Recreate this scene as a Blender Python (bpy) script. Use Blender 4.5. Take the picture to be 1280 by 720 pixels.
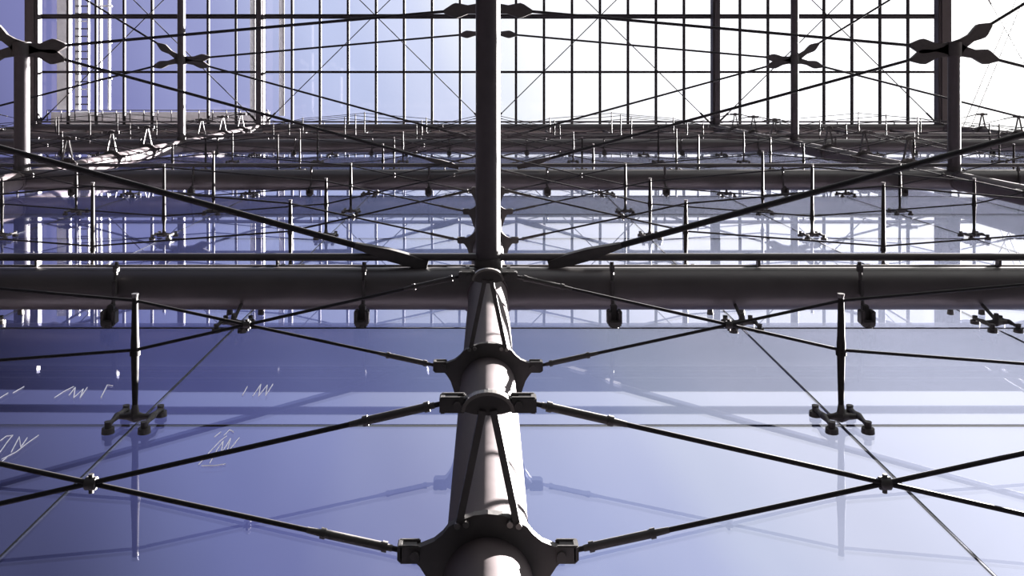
import bpy, bmesh, math, random
from mathutils import Vector, Matrix
random.seed(4)
for o in list(bpy.data.objects): bpy.data.objects.remove(o)
SC = bpy.context.scene; COL = SC.collection
F = 1123.0            # focal length in pixels of the 1280 px wide frame
CZ = 1.6              # camera height above the floor; D below is the height above the camera
# ------------------------------------------------------------------ camera: looks straight up beside the glass wall
cd = bpy.data.cameras.new('camera'); cam = bpy.data.objects.new('camera', cd); COL.objects.link(cam)
cam.location = (0, 0, CZ); cam.rotation_euler = (math.pi, 0, 0)
cd.sensor_width = 36; cd.lens = F*36/1280; cd.shift_x = 30/1280; cd.shift_y = -260/1280
cd.clip_start = .05; cd.clip_end = 2000
SC.camera = cam
# ------------------------------------------------------------------ sky
SUN = Vector((.74, -.075, .66)).normalized()
GL = Vector((.85, -.36, .40)).normalized()
w = bpy.data.worlds.new('sky'); SC.world = w; w.use_nodes = True
nt = w.node_tree; nt.nodes.clear()
tc = nt.nodes.new('ShaderNodeTexCoord')
dt = nt.nodes.new('ShaderNodeVectorMath'); dt.operation = 'DOT_PRODUCT'; dt.inputs[1].default_value = GL
nt.links.new(tc.outputs['Generated'], dt.inputs[0])
mr = nt.nodes.new('ShaderNodeMapRange'); mr.inputs[1].default_value = -1; mr.inputs[2].default_value = 1
nt.links.new(dt.outputs['Value'], mr.inputs[0])
rp = nt.nodes.new('ShaderNodeValToRGB'); rp.color_ramp.interpolation = 'EASE'
nt.links.new(mr.outputs[0], rp.inputs[0])
stops = [(-1,(.004,.004,.008)),(-.38,(.010,.010,.024)),(-.19,(.046,.046,.105)),(0,(.215,.225,.48)),(.13,(.33,.355,.63)),(.27,(.58,.65,.91)),(.345,(.72,.78,1.0)),(.40,(.95,1.0,1.07)),(.47,(1.15,1.16,1.18)),(.61,(1.6,1.6,1.6)),(1,(1.7,1.68,1.6))]
el = rp.color_ramp.elements
while len(el) > 1: el.remove(el[-1])
el[0].position = 0; el[0].color = (*[c/2 for c in stops[0][1]], 1)
for d, c in stops[1:]:
    e = el.new((d+1)/2); e.color = (*[k/2 for k in c], 1)
cn = nt.nodes.new('ShaderNodeTexNoise'); cn.inputs['Scale'].default_value = 2.2; cn.inputs['Detail'].default_value = 5
nt.links.new(tc.outputs['Generated'], cn.inputs['Vector'])
cm = nt.nodes.new('ShaderNodeMapRange'); cm.inputs[1].default_value = .35; cm.inputs[2].default_value = .7; cm.inputs[3].default_value = .92; cm.inputs[4].default_value = 1.1
nt.links.new(cn.outputs[0], cm.inputs[0])
m2 = nt.nodes.new('ShaderNodeMath'); m2.operation = 'MULTIPLY'; m2.inputs[1].default_value = 2.0
nt.links.new(cm.outputs[0], m2.inputs[0])
bg = nt.nodes.new('ShaderNodeBackground'); ow = nt.nodes.new('ShaderNodeOutputWorld')
nt.links.new(rp.outputs[0], bg.inputs[0]); nt.links.new(m2.outputs[0], bg.inputs[1]); nt.links.new(bg.outputs[0], ow.inputs[0])
# ------------------------------------------------------------------ sun
sd = bpy.data.lights.new('sun', 'SUN'); sun = bpy.data.objects.new('sun', sd); COL.objects.link(sun)
sd.energy = 185; sd.color = (1, .95, .92)
sun.rotation_euler = SUN.to_track_quat('Z', 'Y').to_euler(); sun.location = (0, 0, 60)
SC.view_settings.view_transform = 'Standard'; SC.view_settings.look = 'None'
SC.view_settings.exposure = 0; SC.view_settings.gamma = 1; SC.view_settings.use_curve_mapping = False
# ------------------------------------------------------------------ key measures
GY = 1.952            # glass plane
AY = 1.72             # column and beam axis
RC, RB = .155, .172
BEAMS = [7.42, 15.42, 23.44, 31.45]
BROWS = [7.09, 15.09, 23.09, 31.09]
ROWS = [3.09+2*k for k in range(15)]
TROWS = [3.09, 5.09, 9.09, 11.09, 13.09, 17.09, 19.09, 21.09, 25.09, 27.09, 29.09]
RD = 32.1             # roof grid
# ------------------------------------------------------------------ materials
def mat(name, col, rough=.5, metal=0., noise=0., nscale=6., spec=.5, bump=0.):
    m = bpy.data.materials.new(name); m.use_nodes = True
    n = m.node_tree; b = n.nodes['Principled BSDF']
    b.inputs['Base Color'].default_value = (*col, 1); b.inputs['Roughness'].default_value = rough
    b.inputs['Metallic'].default_value = metal; b.inputs['Specular IOR Level'].default_value = spec
    if noise:
        g = n.nodes.new('ShaderNodeTexCoord'); t = n.nodes.new('ShaderNodeTexNoise')
        t.inputs['Scale'].default_value = nscale; t.inputs['Detail'].default_value = 6
        n.links.new(g.outputs['Object'], t.inputs['Vector'])
        r = n.nodes.new('ShaderNodeValToRGB')
        r.color_ramp.elements[0].position = .3; r.color_ramp.elements[1].position = .7
        r.color_ramp.elements[0].color = (*[c*(1-noise) for c in col], 1)
        r.color_ramp.elements[1].color = (*[min(1, c*(1+noise)) for c in col], 1)
        n.links.new(t.outputs[0], r.inputs[0]); n.links.new(r.outputs[0], b.inputs['Base Color'])
        q = n.nodes.new('ShaderNodeMapRange'); q.inputs[3].default_value = rough-.08; q.inputs[4].default_value = rough+.12
        n.links.new(t.outputs[0], q.inputs[0]); n.links.new(q.outputs[0], b.inputs['Roughness'])
        if bump:
            u = n.nodes.new('ShaderNodeBump'); u.inputs['Strength'].default_value = bump; u.inputs['Distance'].default_value = .01
            n.links.new(t.outputs[0], u.inputs['Height']); n.links.new(u.outputs[0], b.inputs['Normal'])
    return m
M = {}
M['steel'] = mat('painted_steel', (.06, .050, .052), .6, 0, .12, 9, .1, .05)
M['post'] = mat('post_steel', (.032, .027, .029), .5, 0, .12, 9, .3)
M['beam'] = mat('beam_steel', (.034, .028, .028), .42, 0, .15, 5, .5, .05)
M['cast'] = mat('cast_steel', (.022, .019, .018), .6, .05, .25, 20, .4, .15)
M['cable'] = mat('cable_steel', (.010, .009, .010), .6, 0.0, .2, 60, .15)
M['bright'] = mat('bare_metal', (.09, .085, .08), .35, .6, .1, 30)
M['mull'] = mat('mullion_paint', (.013, .011, .012), .6, 0, .08, 12, .15)
M['white'] = mat('white_paint', (.15, .15, .155), .5, 0, .08, 10)
M['seal'] = mat('silicone', (.006, .006, .009), .7)
M['strut'] = mat('strut_steel', (.008, .007, .007), .6, 0, .15, 9, .12)
M['floor'] = mat('floor_slab', (.004, .004, .0045), .9, 0, .2, 3, 0)
M['bounce_ground'] = mat('bounce_ground', (.10, .082, .078), .85, 0, .15, 2, .2)
M['painted_reflection'] = mat('reflection_white', (.85, .85, .92), .8)  # near-white for the strokes drawn on the glass as sunlit reflections
def glass(name, tint, ior, dust, dscale):
    m = bpy.data.materials.new(name); m.use_nodes = True; n = m.node_tree; n.nodes.clear()
    out = n.nodes.new('ShaderNodeOutputMaterial'); tr = n.nodes.new('ShaderNodeBsdfTransparent'); tr.inputs[0].default_value = (*tint, 1)
    gl = n.nodes.new('ShaderNodeBsdfGlossy'); gl.inputs['Roughness'].default_value = .012; gl.inputs[0].default_value = (.95, .95, 1, 1)
    lw = n.nodes.new('ShaderNodeLayerWeight'); lw.inputs['Blend'].default_value = .5
    pw = n.nodes.new('ShaderNodeMath'); pw.operation = 'POWER'; pw.inputs[1].default_value = 5
    fr = n.nodes.new('ShaderNodeMath'); fr.operation = 'MULTIPLY_ADD'; f0 = ((ior-1)/(ior+1))**2
    fr.inputs[1].default_value = 1-f0; fr.inputs[2].default_value = f0
    n.links.new(lw.outputs['Facing'], pw.inputs[0]); n.links.new(pw.outputs[0], fr.inputs[0])
    mx = n.nodes.new('ShaderNodeMixShader'); n.links.new(fr.outputs[0], mx.inputs[0]); n.links.new(tr.outputs[0], mx.inputs[1]); n.links.new(gl.outputs[0], mx.inputs[2])
    df = n.nodes.new('ShaderNodeBsdfDiffuse'); df.inputs[0].default_value = (.6, .62, .68, 1)
    g = n.nodes.new('ShaderNodeTexCoord'); mp = n.nodes.new('ShaderNodeMapping'); mp.inputs['Scale'].default_value = dscale
    mp.inputs['Rotation'].default_value = (0, .25, 0)
    t = n.nodes.new('ShaderNodeTexNoise'); t.inputs['Scale'].default_value = 3; t.inputs['Detail'].default_value = 8; t.inputs['Roughness'].default_value = .7
    n.links.new(g.outputs['Object'], mp.inputs[0]); n.links.new(mp.outputs[0], t.inputs['Vector'])
    q = n.nodes.new('ShaderNodeMapRange'); q.inputs[1].default_value = .42; q.inputs[2].default_value = .8; q.inputs[3].default_value = dust*.3; q.inputs[4].default_value = dust*2.2
    n.links.new(t.outputs[0], q.inputs[0])
    mx2 = n.nodes.new('ShaderNodeMixShader'); n.links.new(q.outputs[0], mx2.inputs[0]); n.links.new(mx.outputs[0], mx2.inputs[1]); n.links.new(df.outputs[0], mx2.inputs[2])
    n.links.new(mx2.outputs[0], out.inputs[0]); return m
M['glass'] = glass('wall_glass', (.68, .70, .80), 1.45, .005, (2.2, 1, .5))
M['rglass'] = glass('roof_glass', (.97, .97, .985), 1.4, .001, (1, .3, 1))
# ------------------------------------------------------------------ mesh helpers
def V(*a): return Vector(a)
def tube(bm, a, b, r, r2=None, n=12, cap=True):
    a, b = Vector(a), Vector(b); r2 = r if r2 is None else r2
    d = (b-a).normalized(); u = d.orthogonal().normalized()
    if abs(d.z) > .9: u = (V(1,0,0)-d*d.x).normalized()
    v = d.cross(u); A = []; B = []
    for k in range(n):
        t = 2*math.pi*k/n; o = u*math.cos(t)+v*math.sin(t)
        A.append(bm.verts.new(a+o*r)); B.append(bm.verts.new(b+o*r2))
    for k in range(n):
        f = bm.faces.new((A[k], A[(k+1) % n], B[(k+1) % n], B[k])); f.smooth = True
    if cap:
        bm.faces.new([bm.verts.new(p.co) for p in A[::-1]]); bm.faces.new([bm.verts.new(p.co) for p in B])
def path(bm, pts, r, n=8):
    for a, b in zip(pts, pts[1:]): tube(bm, a, b, r, n=n)
def lathe(bm, a, b, prof, n=12):
    a, b = Vector(a), Vector(b); L = b-a
    for (t0, r0), (t1, r1) in zip(prof, prof[1:]):
        if abs(t1-t0) < 1e-6: continue
        tube(bm, a+L*t0, a+L*t1, r0, r1, n, True)
def box(bm, c, s, m=None, bev=0):
    c = Vector(c); vs = []
    for x in (-.5, .5):
        for y in (-.5, .5):
            for z in (-.5, .5):
                p = V(x*s[0], y*s[1], z*s[2])
                if m: p = m @ p
                vs.append(bm.verts.new(c+p))
    fs = []
    for f in ((0,1,3,2),(4,6,7,5),(0,4,5,1),(2,3,7,6),(0,2,6,4),(1,5,7,3)): fs.append(bm.faces.new([vs[i] for i in f]))
    if bev:
        es = list({e for f in fs for e in f.edges}); bmesh.ops.bevel(bm, geom=es, offset=bev, segments=2, affect='EDGES')
def bar(bm, a, b, wx, wz):       # rectangular bar from a to b lying in a horizontal plane, wx in plane, wz high
    a, b = Vector(a), Vector(b); d = (b-a); L = d.length; d.normalize()
    s = V(-d.y, d.x, 0).normalized() if abs(d.z) < .9 else V(0,1,0); u = d.cross(s)
    m = Matrix((s, d, -u)).transposed()
    box(bm, (a+b)/2, (wx, L, wz), m)
def plate(bm, pts, z0, z1):      # outline in XY extruded in Z
    lo = [bm.verts.new((x, y, z0)) for x, y in pts]; hi = [bm.verts.new((x, y, z1)) for x, y in pts]
    n = len(pts); bm.faces.new(lo); bm.faces.new(hi[::-1])
    for k in range(n): bm.faces.new((lo[k], hi[k], hi[(k+1) % n], lo[(k+1) % n]))
def obj(name, bm, m, parent=None, loc=(0,0,0), label=None):
    if isinstance(bm, bmesh.types.BMesh):
        bmesh.ops.recalc_face_normals(bm, faces=bm.faces)
        me = bpy.data.meshes.new(name); bm.to_mesh(me); bm.free(); me.materials.append(m)
    else: me = bm
    o = bpy.data.objects.new(name, me); COL.objects.link(o); o.location = loc
    if parent: o.parent = parent
    if label: o['label'] = label
    return o
def mk(fn, *a, **k):
    bm = bmesh.new(); fn(bm, *a, **k); return bm
def thing(name, label, cat, loc=(0,0,0), group=None, kind=None):
    o = bpy.data.objects.new(name, None); COL.objects.link(o); o.location = loc; o.empty_display_size = .1
    if label: o['label'] = label
    if cat: o['category'] = cat
    if group: o['group'] = group
    if kind: o['kind'] = kind
    return o
def kids(o): return KIDS.get(o.name, [])
def dup(root, loc, parent=None, label=None):
    r = root.copy(); COL.objects.link(r); r.location = loc
    if parent: r.parent = parent
    if label: r['label'] = label
    for ch in list(root.children):
        c = ch.copy(); COL.objects.link(c); c.parent = r
        for g in list(ch.children):
            d = g.copy(); COL.objects.link(d); d.parent = c
    return r
def Z(D): return D+CZ
# ================================================================== SETTING
fl = obj('floor', mk(box, (0, 0, -.1), (160, 160, .2)), M['floor']); fl['kind'] = 'structure'
fl['label'] = 'dark floor slab beneath the glass hall'
pv = obj('added_bounce_ground', mk(box, (0, 34, -.02), (160, 44, .08)), M['bounce_ground']); pv['kind'] = 'structure'; pv['label'] = 'unseen pale ground added outside the glass wall to bounce sunlight'  # out of view, added to bounce sunlight onto the undersides of the beams
# --- glass wall: 2 m panes
wall = thing('wall_front', 'clear glass wall of square panes receding upward behind the columns', None, (0, GY, 0), None, 'structure')
G = .011
pm = None
Zr = [Z(-.91), Z(1.09)]+[Z(r) for r in ROWS]
for i in range(-8, 8):
    for j in range(len(Zr)-1):
        x0, x1 = 2*i, 2*i+2; Dt = Zr[j+1]-CZ
        if min(abs(x0), abs(x1)) > .62*Dt+.3: continue
        if pm is None:
            o = obj('glass_pane', mk(box, (0, .006, 0), (2-G, .012, 2-G)), M['glass'], wall); pm = o.data
        else: o = obj('glass_pane', pm, None, wall)
        o.location = (x0+1, 0, (Zr[j]+Zr[j+1])/2)
        o.rotation_euler = (random.gauss(0, .0007), 0, random.gauss(0, .0007))
for r in Zr[1:]:
    xm = min(16, .62*(r-CZ)+2)
    obj('horizontal_joint', mk(box, (0, .006, r), (2*xm, .010, G)), M['seal'], wall)
for i in range(-8, 9):
    z0 = max(Z(-.91), Z(max(0, (abs(2*i)-2)/.62)))
    obj('upright_joint', mk(box, (2*i, .006, (z0+Z(31.09))/2), (G, .010, Z(31.09)-z0)), M['seal'], wall)
# --- roof: mullions, purlins, panes
roof = thing('ceiling', 'glass roof grid of narrow panes high overhead', None, (0, 0, Z(RD)), None, 'structure')
RY = [1.66-1.945*k for k in range(5)]
mm = mk(box, (0, (RY[0]+RY[-1])/2, 0), (.085, RY[0]-RY[-1]+.2, .09)); mo = None
for i in range(-16, 17):
    if mo is None: o = obj('mullion', mm, M['mull'], roof); mo = o.data
    else: o = obj('mullion', mo, None, roof)
    o.location.x = i*1.0
for k, y in enumerate(RY):
    obj('purlin', mk(box, (0, y, -.03), (32.2, .085 if k != 1 else .085, .12)), M['mull'], roof)
obj('purlin', mk(tube, (-16, RY[2]-.05, -.3), (16, RY[2]-.05, -.3), .055, n=10), M['mull'], roof)
po = None
for i in range(-16, 16):
    for k in range(4):
        if po is None: o = obj('roof_pane', mk(box, (0, 0, 0), (.92, 1.85, .012)), M['rglass'], roof); po = o.data
        else: o = obj('roof_pane', po, None, roof)
        o.location = (i+.5, (RY[k]+RY[k+1])/2, .06)
# deep gutters at the far side of the roof (seen mirrored in the glass wall)
obj('roof_gutter', mk(box, (0, -6.6, -.1), (48, 1.0, .6), bev=.03), M['mull'], roof)
obj('roof_gutter', mk(box, (0, -7.85, -.1), (48, .2, .3), bev=.03), M['mull'], roof)
obj('eave_gutter', mk(box, (0, 1.72, -.05), (32.6, .28, .3), bev=.03), M['mull'], roof)
# ================================================================== COLUMNS
def gusset(bm):
    # local: origin on the column axis; y negative toward the room
    half = [(0, -.235), (.05, -.23), (.10, -.21), (.135, -.19), (.155, -.165), (.185, -.14), (.23, -.122), (.262, -.118), (.272, -.10), (.262, -.082), (.235, -.055), (.212, -.02), (.195, .03), (.18, .08), (.155, .12), (.10, .16), (0, .175)]
    pts = half+[(-x, y) for x, y in half[-2:0:-1]]
    # ring: leave the column's hole out by building two halves around the tube
    plate(bm, pts, -.016, .016)
def bracket(parent, D):
    b = obj('outrigger_bracket', mk(gusset), M['cast'], parent)
    for s in (-1, 1):
        bm = bmesh.new(); bar(bm, (s*.018, AYA+.02, 0), (s*.10, -.195, 0), .024, .05); obj('brace_bar', bm, M['cast'], b)
        bm = bmesh.new()
        for dx, dy in ((.075, -.205), (.105, -.20)): tube(bm, (s*dx, dy, -.016), (s*dx, dy, -.034), .011, n=8)
        obj('bolt_pair', bm, M['bright'], b)
        bm = bmesh.new()
        box(bm, (s*.268, -.1, -.022), (.07, .062, .014), bev=.004); box(bm, (s*.268, -.1, .022), (.07, .062, .014), bev=.004)
        box(bm, (s*.27, -.1, 0), (.05, .05, .034)); tube(bm, (s*.25, -.1, -.04), (s*.25, -.1, .04), .016, n=10); box(bm, (s*.3, -.103, 0), (.02, .055, .058), bev=.004)
        obj('clevis', bm, M['cast'], b)
        bm = bmesh.new()
        box(bm, (s*.12, AYA, -.02), (.085, .055, .014), bev=.004); box(bm, (s*.12, AYA, .02), (.085, .055, .014), bev=.004)
        box(bm, (s*.13, AYA, 0), (.05, .045, .03)); tube(bm, (s*.105, AYA, -.038), (s*.105, AYA, .038), .015, n=10); box(bm, (s*.155, AYA+.002, 0), (.022, .055, .056), bev=.004)
        obj('clevis', bm, M['cast'], b)
    ar = [(-.1, AYA+.022), (-.085, AYA-.016), (-.05, AYA-.036), (0, AYA-.045), (.05, AYA-.036), (.085, AYA-.016), (.1, AYA+.022), (.05, AYA+.035), (0, AYA+.04), (-.05, AYA+.035)]
    obj('apex_plate', mk(plate, ar, -.012, .012), M['cast'], b)
    bm = bmesh.new()
    for q in range(20):
        t0, t1 = math.pi*(q/20), math.pi*((q+1)/20)
        bar(bm, (-.085*math.cos(t0), AYA+.02-.062*math.sin(t0), -.02), (-.085*math.cos(t1), AYA+.02-.062*math.sin(t1), -.02), .012, .03)
    obj('apex_rim', bm, M['bright'], b)
    return b
AYA = 1.11-AY      # apex offset from the column axis
proto = None
names = {0: ('central tubular steel column, the widest, running up the middle of the glass wall'),
         -8: ('sunlit tubular steel column slanting up from the left edge to the upper beams'),
         8: ('dark tubular steel column slanting in from the right edge to the upper beams'),
         -16: ('distant tubular corner column at the far upper left of the wall'),
         16: ('distant tubular corner column at the far upper right of the wall')}
for cx in (0, -8, 8, -16, 16):
    c = thing('tubular_column', names[cx], 'column', (cx, AY, 0))
    top = Z(31.4)
    obj('tube', mk(tube, (0, 0, 0), (0, 0, top), RC, n=48), M['steel'], c)
    for D in BEAMS[:3]:
        if D > abs(cx)/.62: obj('collar', mk(tube, (0, 0, Z(D)-.24), (0, 0, Z(D)-.20), RC+.012, n=32), M['steel'], c)
    for D in TROWS:
        if abs(cx)-.5 > .62*D: continue
        if proto is None:
            proto = bracket(c, D); proto.location = (0, 0, Z(D)); bpy.context.view_layer.update()
        else:
            b = proto.copy(); COL.objects.link(b); b.parent = c; b.location = (0, 0, Z(D))
            for g in PK:
                d = g.copy(); COL.objects.link(d); d.parent = b
            continue
        PK = list(proto.children)
# ================================================================== HORIZONTAL BEAMS
def spider(bm_):
    pass
def spider_parts(parent, x, y, z, near=True, name='spider_fitting'):
    # crossbar along X, two arms along Z, four pads on the glass
    bm = bmesh.new()
    lathe(bm, (x-.1, y, z), (x+.1, y, z), [(0, .014), (.3, .02), (.5, .034), (.7, .02), (1, .014)], 8)
    tube(bm, (x, y-.07, z), (x, y+.01, z), .017, .03, 8)
    for s in (-1, 1):
        for t in (-1, 1):
            lathe(bm, (x+s*.1, y-.004, z), (x+s*.1, y+.002, z+t*.125), [(0, .02), (.5, .012), (.8, .014), (1, .02)], 8)
    o = obj(name, bm, M['cast'], parent)
    for s in (-1, 1):
        for t in (-1, 1):
            obj('glass_pad', mk(lathe, (x+s*.1, y-.02, z+t*.125), (x+s*.1, GY-.001-OFFY, z+t*.125), [(0, .02), (.55, .018), (.5501, .034), (1, .036)], 10), M['cast'], o)
    return o
def hanger_bm(bm, x, near=True):      # local to beam: y 0 = axis ; glass hanging point below the beam
    gy = GY-AY
    tube(bm, (x, -.25, -.16), (x, gy-.09, -.24), .016, n=8)
    box(bm, (x, -.2, -.17), (.035, .06, .06), bev=.005)
    box(bm, (x, -.05, -.2), (.03, .12, .05), bev=.005)
    box(bm, (x, gy-.1, -.27), (.05, .13, .06), bev=.008)
    for s in (-1, 1): 
        box(bm, (x+s*.042, gy-.075, -.3), (.032, .11, .09), bev=.008)
    box(bm, (x, gy-.03, -.33), (.10, .05, .06), bev=.01)
    tube(bm, (x, gy-.03, -.34), (x, gy-.002, -.34), .022, .03, 8)
bl = ['thickest horizontal steel tube crossing the whole frame just below the middle',
      'second horizontal steel tube, crossing above the thickest one',
      'third horizontal steel tube, just under the topmost tube',
      'topmost horizontal steel tube, carrying the lower edge of the glass roof grid']
for k, D in enumerate(BEAMS):
    b = thing('horizontal_beam', bl[k], 'beam', (0, AY, Z(D)))
    xm = min(16, .62*D+3.5)
    obj('tube', mk(tube, (-xm, 0, 0), (xm, 0, 0), RB, n=40), M['beam'], b)
    if k == 3:
        obj('ledge_panel', mk(box, (0, .05, -3.9), (2*xm, .30, .05)), M['beam'], b)
        for q in range(-8, 9): obj('ledge_strap', mk(box, (q*2, .05, -1.95), (.03, .08, 3.9)), M['beam'], b)
    obj('side_rail', mk(tube, (-xm, -.254, .02), (xm, -.254, .02), .031, n=12), M['beam'], b)
    obj('ledge_plate', mk(box, (0, -.15, .09), (2*xm, .05, .02)), M['beam'], b)
    bm = bmesh.new()
    for q in range(-int(xm), int(xm)+1, 2):
        if q % 4 == 1 or q % 8 == 0: continue
        box(bm, (q+.25, -.2, .06), (.02, .12, .06))
    obj('rail_lugs', bm, M['beam'], b)
    for s in (-1, 1):
        bm = bmesh.new(); lathe(bm, (s*.155, 0, 0), (s*.34, 0, 0), [(0, RB+.012), (.15, RB+.012), (.15001, RB+.003), (1, RB+.003)], 32); obj('end_sleeve', bm, M['beam'], b)
    hx = [x for x in range(-15, 16, 2) if abs(x) < .62*D]
    if k < 3:
        h0 = None
        for x in hx:
            if h0 is None: o = obj('glass_hanger', mk(hanger_bm, 0), M['cast'], b); h0 = o.data
            else: o = obj('glass_hanger', h0, None, b)
            o.location.x = x
        OFFY = AY
        s0 = None; dz = BROWS[k]-D
        for x in range(-14, 15, 2):
            if x % 8 == 0 or abs(x) > .62*D: continue
            if s0 is None:
                bm = bmesh.new()
                s0 = spider_parts(b, 0, GY-AY-.045, dz-.02)
                bm.free(); pd = s0.children
                bpy.context.view_layer.update(); pd = list(s0.children); o = s0
            else:
                o = s0.copy(); COL.objects.link(o); o.parent = b
                for g in pd:
                    d = g.copy(); COL.objects.link(d); d.parent = o
            o.location.x = x
            if k == 0:
                o2 = obj('short_fitting', bm2, None, b) if x > -4 and 'bm2' in globals() else None
                if o2 is None:
                    bm = bmesh.new(); lathe(bm, (-.13, .16, .06), (.13, .16, .06), [(0, .014), (.5, .03), (1, .014)], 8)
                    tube(bm, (0, .1, .03), (0, .17, .06), .015, n=8)
                    for s in (-1, 1): tube(bm, (s*.13, .15, .06), (s*.13, GY-AY-.001, .06), .02, .028, 8)
                    o2 = obj('short_fitting', bm, M['cast'], b); bm2 = o2.data
                o2.location.x = x-.02
                o3 = obj('fitting_rod', mk(tube, (x, .10, -.15), (x, GY-AY-.06, dz-.02), .014, n=8), M['cast'], b)
# ================================================================== CABLE TRUSSES
def cable_truss(loc, label, group):
    t = thing('cable_truss', label, 'cable truss', loc, group)
    A = [(.155, 1.112), (2, 1.53), (4, 1.68), (6, 1.53), (7.845, 1.112)]
    B = [(.30, 1.617), (2, 1.25), (4, 1.075), (6, 1.25), (7.70, 1.617)]
    for P, dz in ((A, .0), (B, .0)):
        bm = bmesh.new(); path(bm, [(x, y, dz) for x, y in P], .0092, 8)
        o = obj('cable', bm, M['cable'], t)
        for e in (0, 1):
            p, q = (V(*P[0], dz), V(*P[1], dz)) if e == 0 else (V(*P[-1], dz), V(*P[-2], dz))
            d = (q-p).normalized(); a = p+d*.03; b = p+d*.33
            bm = bmesh.new()
            lathe(bm, a, b, [(0, .011), (.06, .011), (.06001, .018), (.12, .018), (.1201, .0145), (.78, .0145), (.7801, .018), (.84, .018), (.8401, .012), (1, .010)], 10)
            obj('turnbuckle', bm, M['cast'], o)
    for cx in (1.365, 6.635):
        bm = bmesh.new(); tube(bm, (cx-.018, 1.387, 0), (cx+.018, 1.387, 0), .022, n=10); tube(bm, (cx, 1.355, 0), (cx, 1.42, 0), .009, n=8)
        obj('crossing_clamp', bm, M['cast'], t)
    for x, ty, ay in ((2, 1.25, 1.53), (4, 1.075, 1.68), (6, 1.25, 1.53)):
        L = GY-.07-ty; f = (ay-ty)/L
        bm = bmesh.new()
        lathe(bm, (x, ty-.03, 0), (x, GY-.07, 0), [(0, .012), (.05, .018), (.051, .017), (f-.1, .021), (f-.03, .024), (f+.03, .024), (f+.031, .029), (f+.07, .029), (f+.071, .022), (.9, .016), (1, .014)], 12)
        s = obj('strut', bm, M['strut'], t)
        bm = bmesh.new(); tube(bm, (x, ty-.04, 0), (x, ty-.012, 0), .02, .014, 10); obj('strut_cap', bm, M['bright'], s)
        spider_parts(t, x, GY-.045, 0)
    return t
OFFY = 0
rn = {3.09: 'nearest and lowest of all', 5.09: 'just below the thickest beam',
      9.09: 'first above the thickest beam', 11.09: 'second above the thickest beam', 13.09: 'third above the thickest beam, under the second beam',
      17.09: 'first above the second beam', 19.09: 'second above the second beam', 21.09: 'third above the second beam',
      25.09: 'first above the third beam', 27.09: 'second above the third beam', 29.09: 'third above the third beam'}
tp = None
for D in TROWS:
    for x0, sn in ((0, 'right of the central column'), (-8, 'left of the central column'), (8, 'at far right outside the right column'), (-16, 'at far left outside the left column')):
        if x0 in (8, -16) and D < 14: continue
        lab = 'thin crossing-cable truss with upright struts, %s, %s' % (sn, rn[D])
        lab = ' '.join(lab.split()[:99])
        if len(lab.split()) > 16: lab = lab.replace('thin crossing-cable truss with upright struts', 'crossing-cable truss')
        if tp is None:
            tp = cable_truss((x0, 0, Z(D)), lab, 'crossing cable trusses holding the glass'); bpy.context.view_layer.update()
        else: dup(tp, (x0, 0, Z(D)), None, lab)
# ================================================================== OVERHEAD STRUTS, NODES AND TIE RODS
def arm(bm, a, b, wmax):             # flat leaf-shaped cast arm with a pointed tip
    a, b = Vector(a), Vector(b); d = (b-a); L = d.length; d.normalize(); s = V(-d.y, d.x, 0)
    prof = [(0, .16), (.25, .10), (.45, .085), (.62, .13), (.72, .15), (.8, .13), (1, .035)]
    lo = []; k = wmax/.15
    pts = [a+d*L*t+s*h*k/2 for t, h in prof]+[a+d*L*t-s*h*k/2 for t, h in prof[::-1]]
    z0, z1 = -.035, .035
    lov = [bm.verts.new((p.x, p.y, a.z+z0)) for p in pts]; hiv = [bm.verts.new((p.x, p.y, a.z+z1)) for p in pts]
    n = len(pts); bm.faces.new(lov); bm.faces.new(hiv[::-1])
    for q in range(n): bm.faces.new((lov[q], hiv[q], hiv[(q+1) % n], lov[(q+1) % n]))
CN, SN = -1.24, -.53                 # y of centre and side nodes
def strut_post(x, D, y1, label, r=.1, node=True, y0=None):
    y0 = AY-.15 if y0 is None else y0
    t = thing('strut_post', label, 'strut', (x, 0, Z(D)))
    bm = bmesh.new(); tube(bm, (0, y0, 0), (0, y1, 0), r, n=32); obj('tube', bm, M['post'], t)
    obj('end_collar', mk(tube, (0, y0-.10, 0), (0, y0-.02, 0), r+.012, n=24), M['cast'], t)
    if node:
        ny = CN if x == 0 else SN
        bm = bmesh.new(); tube(bm, (0, ny-.12, 0), (0, ny+.12, 0), r+.02, n=16)
        if x == 0: dirs = [(1, .09), (-1, .09)]
        else:
            s = 1 if x > 0 else -1
            dirs = [(-s, -.09), (-s, .25), (s, .25), (s, -.68)]
        nb = obj('cast_node', bm, M['cast'], t)
        for dx, dy in dirs:
            v = V(dx, dy, 0).normalized(); bm = bmesh.new(); arm(bm, (0, ny, 0), V(0, ny, 0)+v*.76, .26 if D < 20 else .2); obj('node_arm', bm, M['cast'], nb)
    return t
strut_post(0, 7.45, -2.2, 'tall dark steel tube crossing the thickest beam at the middle of the frame', .102)
strut_post(0, 15.42, -1.36, 'steel tube hidden behind the central one, larger cast node showing at its sides', .1)
strut_post(0, 23.44, -2.4, 'steel tube hidden behind the central one, smaller lower cast node showing', .09)
strut_post(8, 15.42, -.65, 'steel tube ending in a four-armed cast node near the upper right corner', .102)
strut_post(-8, 15.42, -.65, 'steel tube ending in a four-armed cast node near the upper left corner', .125)
strut_post(8, 23.44, -2.6, 'slender steel tube with small four-armed node, right of centre under the roof', .1)
strut_post(-8, 23.44, -2.6, 'slender steel tube with small four-armed node, left of centre under the roof', .1)
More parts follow.
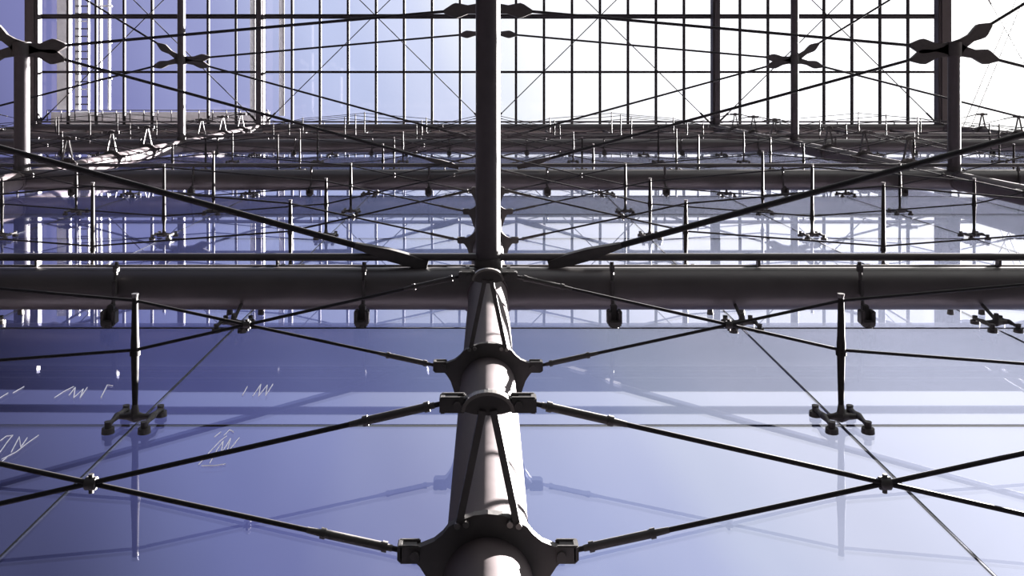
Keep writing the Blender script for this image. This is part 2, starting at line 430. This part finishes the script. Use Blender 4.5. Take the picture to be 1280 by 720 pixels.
def roof_beam(x, wd, label):
    t = thing('roof_beam', label, 'roof beam', (x, 0, Z(31.5)))
    bm = bmesh.new(); box(bm, (0, -2.2, .1), (wd, 7.8, .34), bev=.03); obj('web', bm, M['post'], t)
    bm = bmesh.new(); box(bm, (0, -2.2, -.1), (wd*.62, 7.8, .05), bev=.01); obj('flange', bm, M['post'], t)
roof_beam(-8, .26, 'dark roof beam crossing the glass grid left of centre')
roof_beam(8, .26, 'dark roof beam crossing the glass grid right of centre')
roof_beam(-16, .46, 'wide dark edge beam at the left end of the glass roof grid')
roof_beam(16, .46, 'wide dark edge beam at the right end of the glass roof grid')
def tie(p, q, D, r, label, forkp=0, forkq=0):
    t = thing('tie_rod', label, 'tie rod', (0, 0, Z(D)))
    p, q = V(p[0], p[1], 0), V(q[0], q[1], 0); d = (q-p).normalized(); s = V(-d.y, d.x, 0)
    bm = bmesh.new(); tube(bm, p+d*(forkp*.85), q-d*(forkq*.8), r, n=10); o = obj('rod', bm, M['cable'], t)
    if forkp:
        bm = bmesh.new(); w0 = r*3.6
        a = p; pts = [(0, -.35), (.25, -.5), (.55, -.5), (.9, -.28), (1, -.22)]
        out = [(a+d*forkp*u+s*w0*h) for u, h in pts]+[(a+d*forkp*u-s*w0*h) for u, h in pts[::-1]]
        lo = [bm.verts.new((v.x, v.y, -.03)) for v in out]; hi = [bm.verts.new((v.x, v.y, .05)) for v in out]
        n = len(out); bm.faces.new(lo); bm.faces.new(hi[::-1])
        for k in range(n): bm.faces.new((lo[k], hi[k], hi[(k+1) % n], lo[(k+1) % n]))
        obj('fork_end', bm, M['cast'], t)
for s, side in ((1, 'right'), (-1, 'left')):
    tie((s*.50, 1.53), (s*8, SN), 7.42, .027, 'thick tie rod with long fork end rising %s from the thickest beam' % side, .62, 0)
    for D, nm, nm2 in ((15.42, 'larger', 'second'), (23.44, 'smaller', 'third')):
        r = .026
        tie((s*.7, CN+.06), (s*7.3, SN-.06), D, r, 'near-level tie rod from the %s middle node to the %s node on the %s' % (nm, nm, side))
        tie((s*.5, 1.5), (s*7.3, SN+.17), D, r, 'slanting tie rod from the %s beam middle up to the %s node on the %s' % (nm2, nm, side), .6)
        tie((s*8.7, SN+.17), (s*15.8, 1.45), D, r, 'tie rod falling outward from the %s node to the %s corner column' % (nm, side))
        tie((s*8.6, SN-.41), (s*15.9, -5.4), D, r, 'steep tie rod rising outward from the %s node on the %s' % (nm, side))
# thin diagonal bracing under the roof
for k, x0 in enumerate((-16, -8, 0, 8)):
    wh = ('far left', 'left of centre', 'right of centre', 'far right')[k]
    for s in (0, 1):
        xa, xb = (x0+.1, x0+7.9) if s == 0 else (x0+7.9, x0+.1)
        t = obj('bracing_wire', mk(tube, (xa, 1.55, 0), (xb, -6.15, 0), .018, n=6), M['cable'], roof, (0, 0, -.35+s*.04))
        obj('wire_end', mk(tube, (xa, 1.55, 0), (xa+(xb-xa)*.05, 1.55-.385, 0), .035, n=8), M['cable'], t)
# ================================================================== SMALL THINGS
# ladder-like gantry and white parapet at upper left, above the roof
gt = thing('access_gantry', 'white lattice access gantry standing above the roof grid at upper left', 'gantry', (-14.9, -1.5, Z(33.4)))
for x, wd in ((-.85, .5), (-.35, .16), (.05, .06), (.5, .07), (.82, .07)):
    obj('rail', mk(box, (x, -.4, 0), (wd, 6.0, .12)), M['white'], gt)
for k in range(22):
    o = obj('rung', mk(box, (-.15, -3.2+k*.28, -.07), (.5, .045, .05)), M['mull' if k % 3 else 'white'], gt)
for k in range(4):
    obj('cross_arm', mk(box, (.6, -2.6+k*1.35, .0), (.65, .07, .06)), M['white'], gt)
rl = thing('parapet_rail', 'white parapet strip with dark railing along the roof edge at upper left', 'railing', (-12, 1.3, Z(32.62)))
obj('strip', mk(box, (0, .1, .3), (8, .45, .06)), M['white'], rl)
obj('top_rail', mk(box, (0, -.2, 0), (8, .03, .03)), M['mull'], rl)
for k in range(17): obj('post', mk(box, (-4+k*.5, 0, 0), (.03, .42, .03)), M['mull'], rl)
for x, lb in ((-8.55, 'white strip beside the roof beam left of centre, outer side'), (-7.5, 'narrow white strip on the inner side of that roof beam')):
    st = thing('roof_strip', lb, 'strip', (x, -1.6, Z(32.6)))
    obj('strip', mk(box, (0, -.3, 0), (.16, 6.4, .04)), M['white'], st)
    obj('edge', mk(box, (.1, -.3, -.02), (.03, 6.4, .06)), M['mull'], st)
# stay wires beyond the right edge beam
for k, (xa, ya, xb, yb, lb) in enumerate(((16.9, 2.1, 19.0, -2.9, 'left one of a pair of fine stay wires beyond the right edge beam'), (17.2, 2.1, 19.25, -2.9, 'right one of a pair of fine stay wires beyond the right edge beam'), (18.0, -2.9, 20.5, 1.6, 'fine stay wire crossing the pair at the upper right corner'))):
    t = thing('stay_wire', lb, 'wire', (0, 0, Z(32.3)))
    obj('wire', mk(tube, (xa, ya, 0), (xb, yb, 0), .013, n=6), M['cable'], t)
    obj('wire_end', mk(tube, (xa, ya, 0), (xa+(xb-xa)*.04, ya+(yb-ya)*.04, 0), .03, n=6), M['cable'], t)
# pale strokes that stand in for sunlit reflections (positions read on the glass plane)
def painted_reflection(pts_list, label, r=.0028):
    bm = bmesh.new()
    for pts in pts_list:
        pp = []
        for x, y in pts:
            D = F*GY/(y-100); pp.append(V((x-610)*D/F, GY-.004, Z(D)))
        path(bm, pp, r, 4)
    o = obj('reflection_stroke', bm, M['painted_reflection']); o['label'] = label; o['category'] = 'painted_reflection'; o['kind'] = 'stuff'
painted_reflection([[(248, 582), (262, 566), (275, 552), (283, 546)], [(262, 580), (272, 562), (279, 552), (276, 568), (284, 556), (288, 549), (283, 568), (299, 548)], [(252, 583), (268, 583), (282, 581)], [(268, 547), (276, 541)], [(280, 545), (287, 538), (292, 541)]], 'white scribbled painted reflection on the glass above the left cable crossing')
painted_reflection([[(0, 566), (10, 552), (16, 545), (8, 546), (0, 552)], [(2, 575), (20, 566), (34, 555), (48, 545)], [(14, 566), (24, 547), (26, 560), (34, 548)], [(0, 580), (8, 573)]], 'white zigzag painted reflection on the glass at the left edge of the frame')
painted_reflection([[(68, 498), (80, 490), (92, 484)], [(86, 495), (94, 485), (92, 498), (104, 487), (100, 498), (109, 485)], [(126, 498), (134, 482), (141, 483)], [(0, 498), (10, 492)], [(16, 492), (30, 484)]], 'row of short white painted reflections on the glass left of the near left strut', .003)
painted_reflection([[(303, 495), (309, 484)], [(316, 496), (326, 481), (323, 496), (334, 482), (332, 495), (341, 481)]], 'small white painted reflection on the glass right of the near left strut', .003)
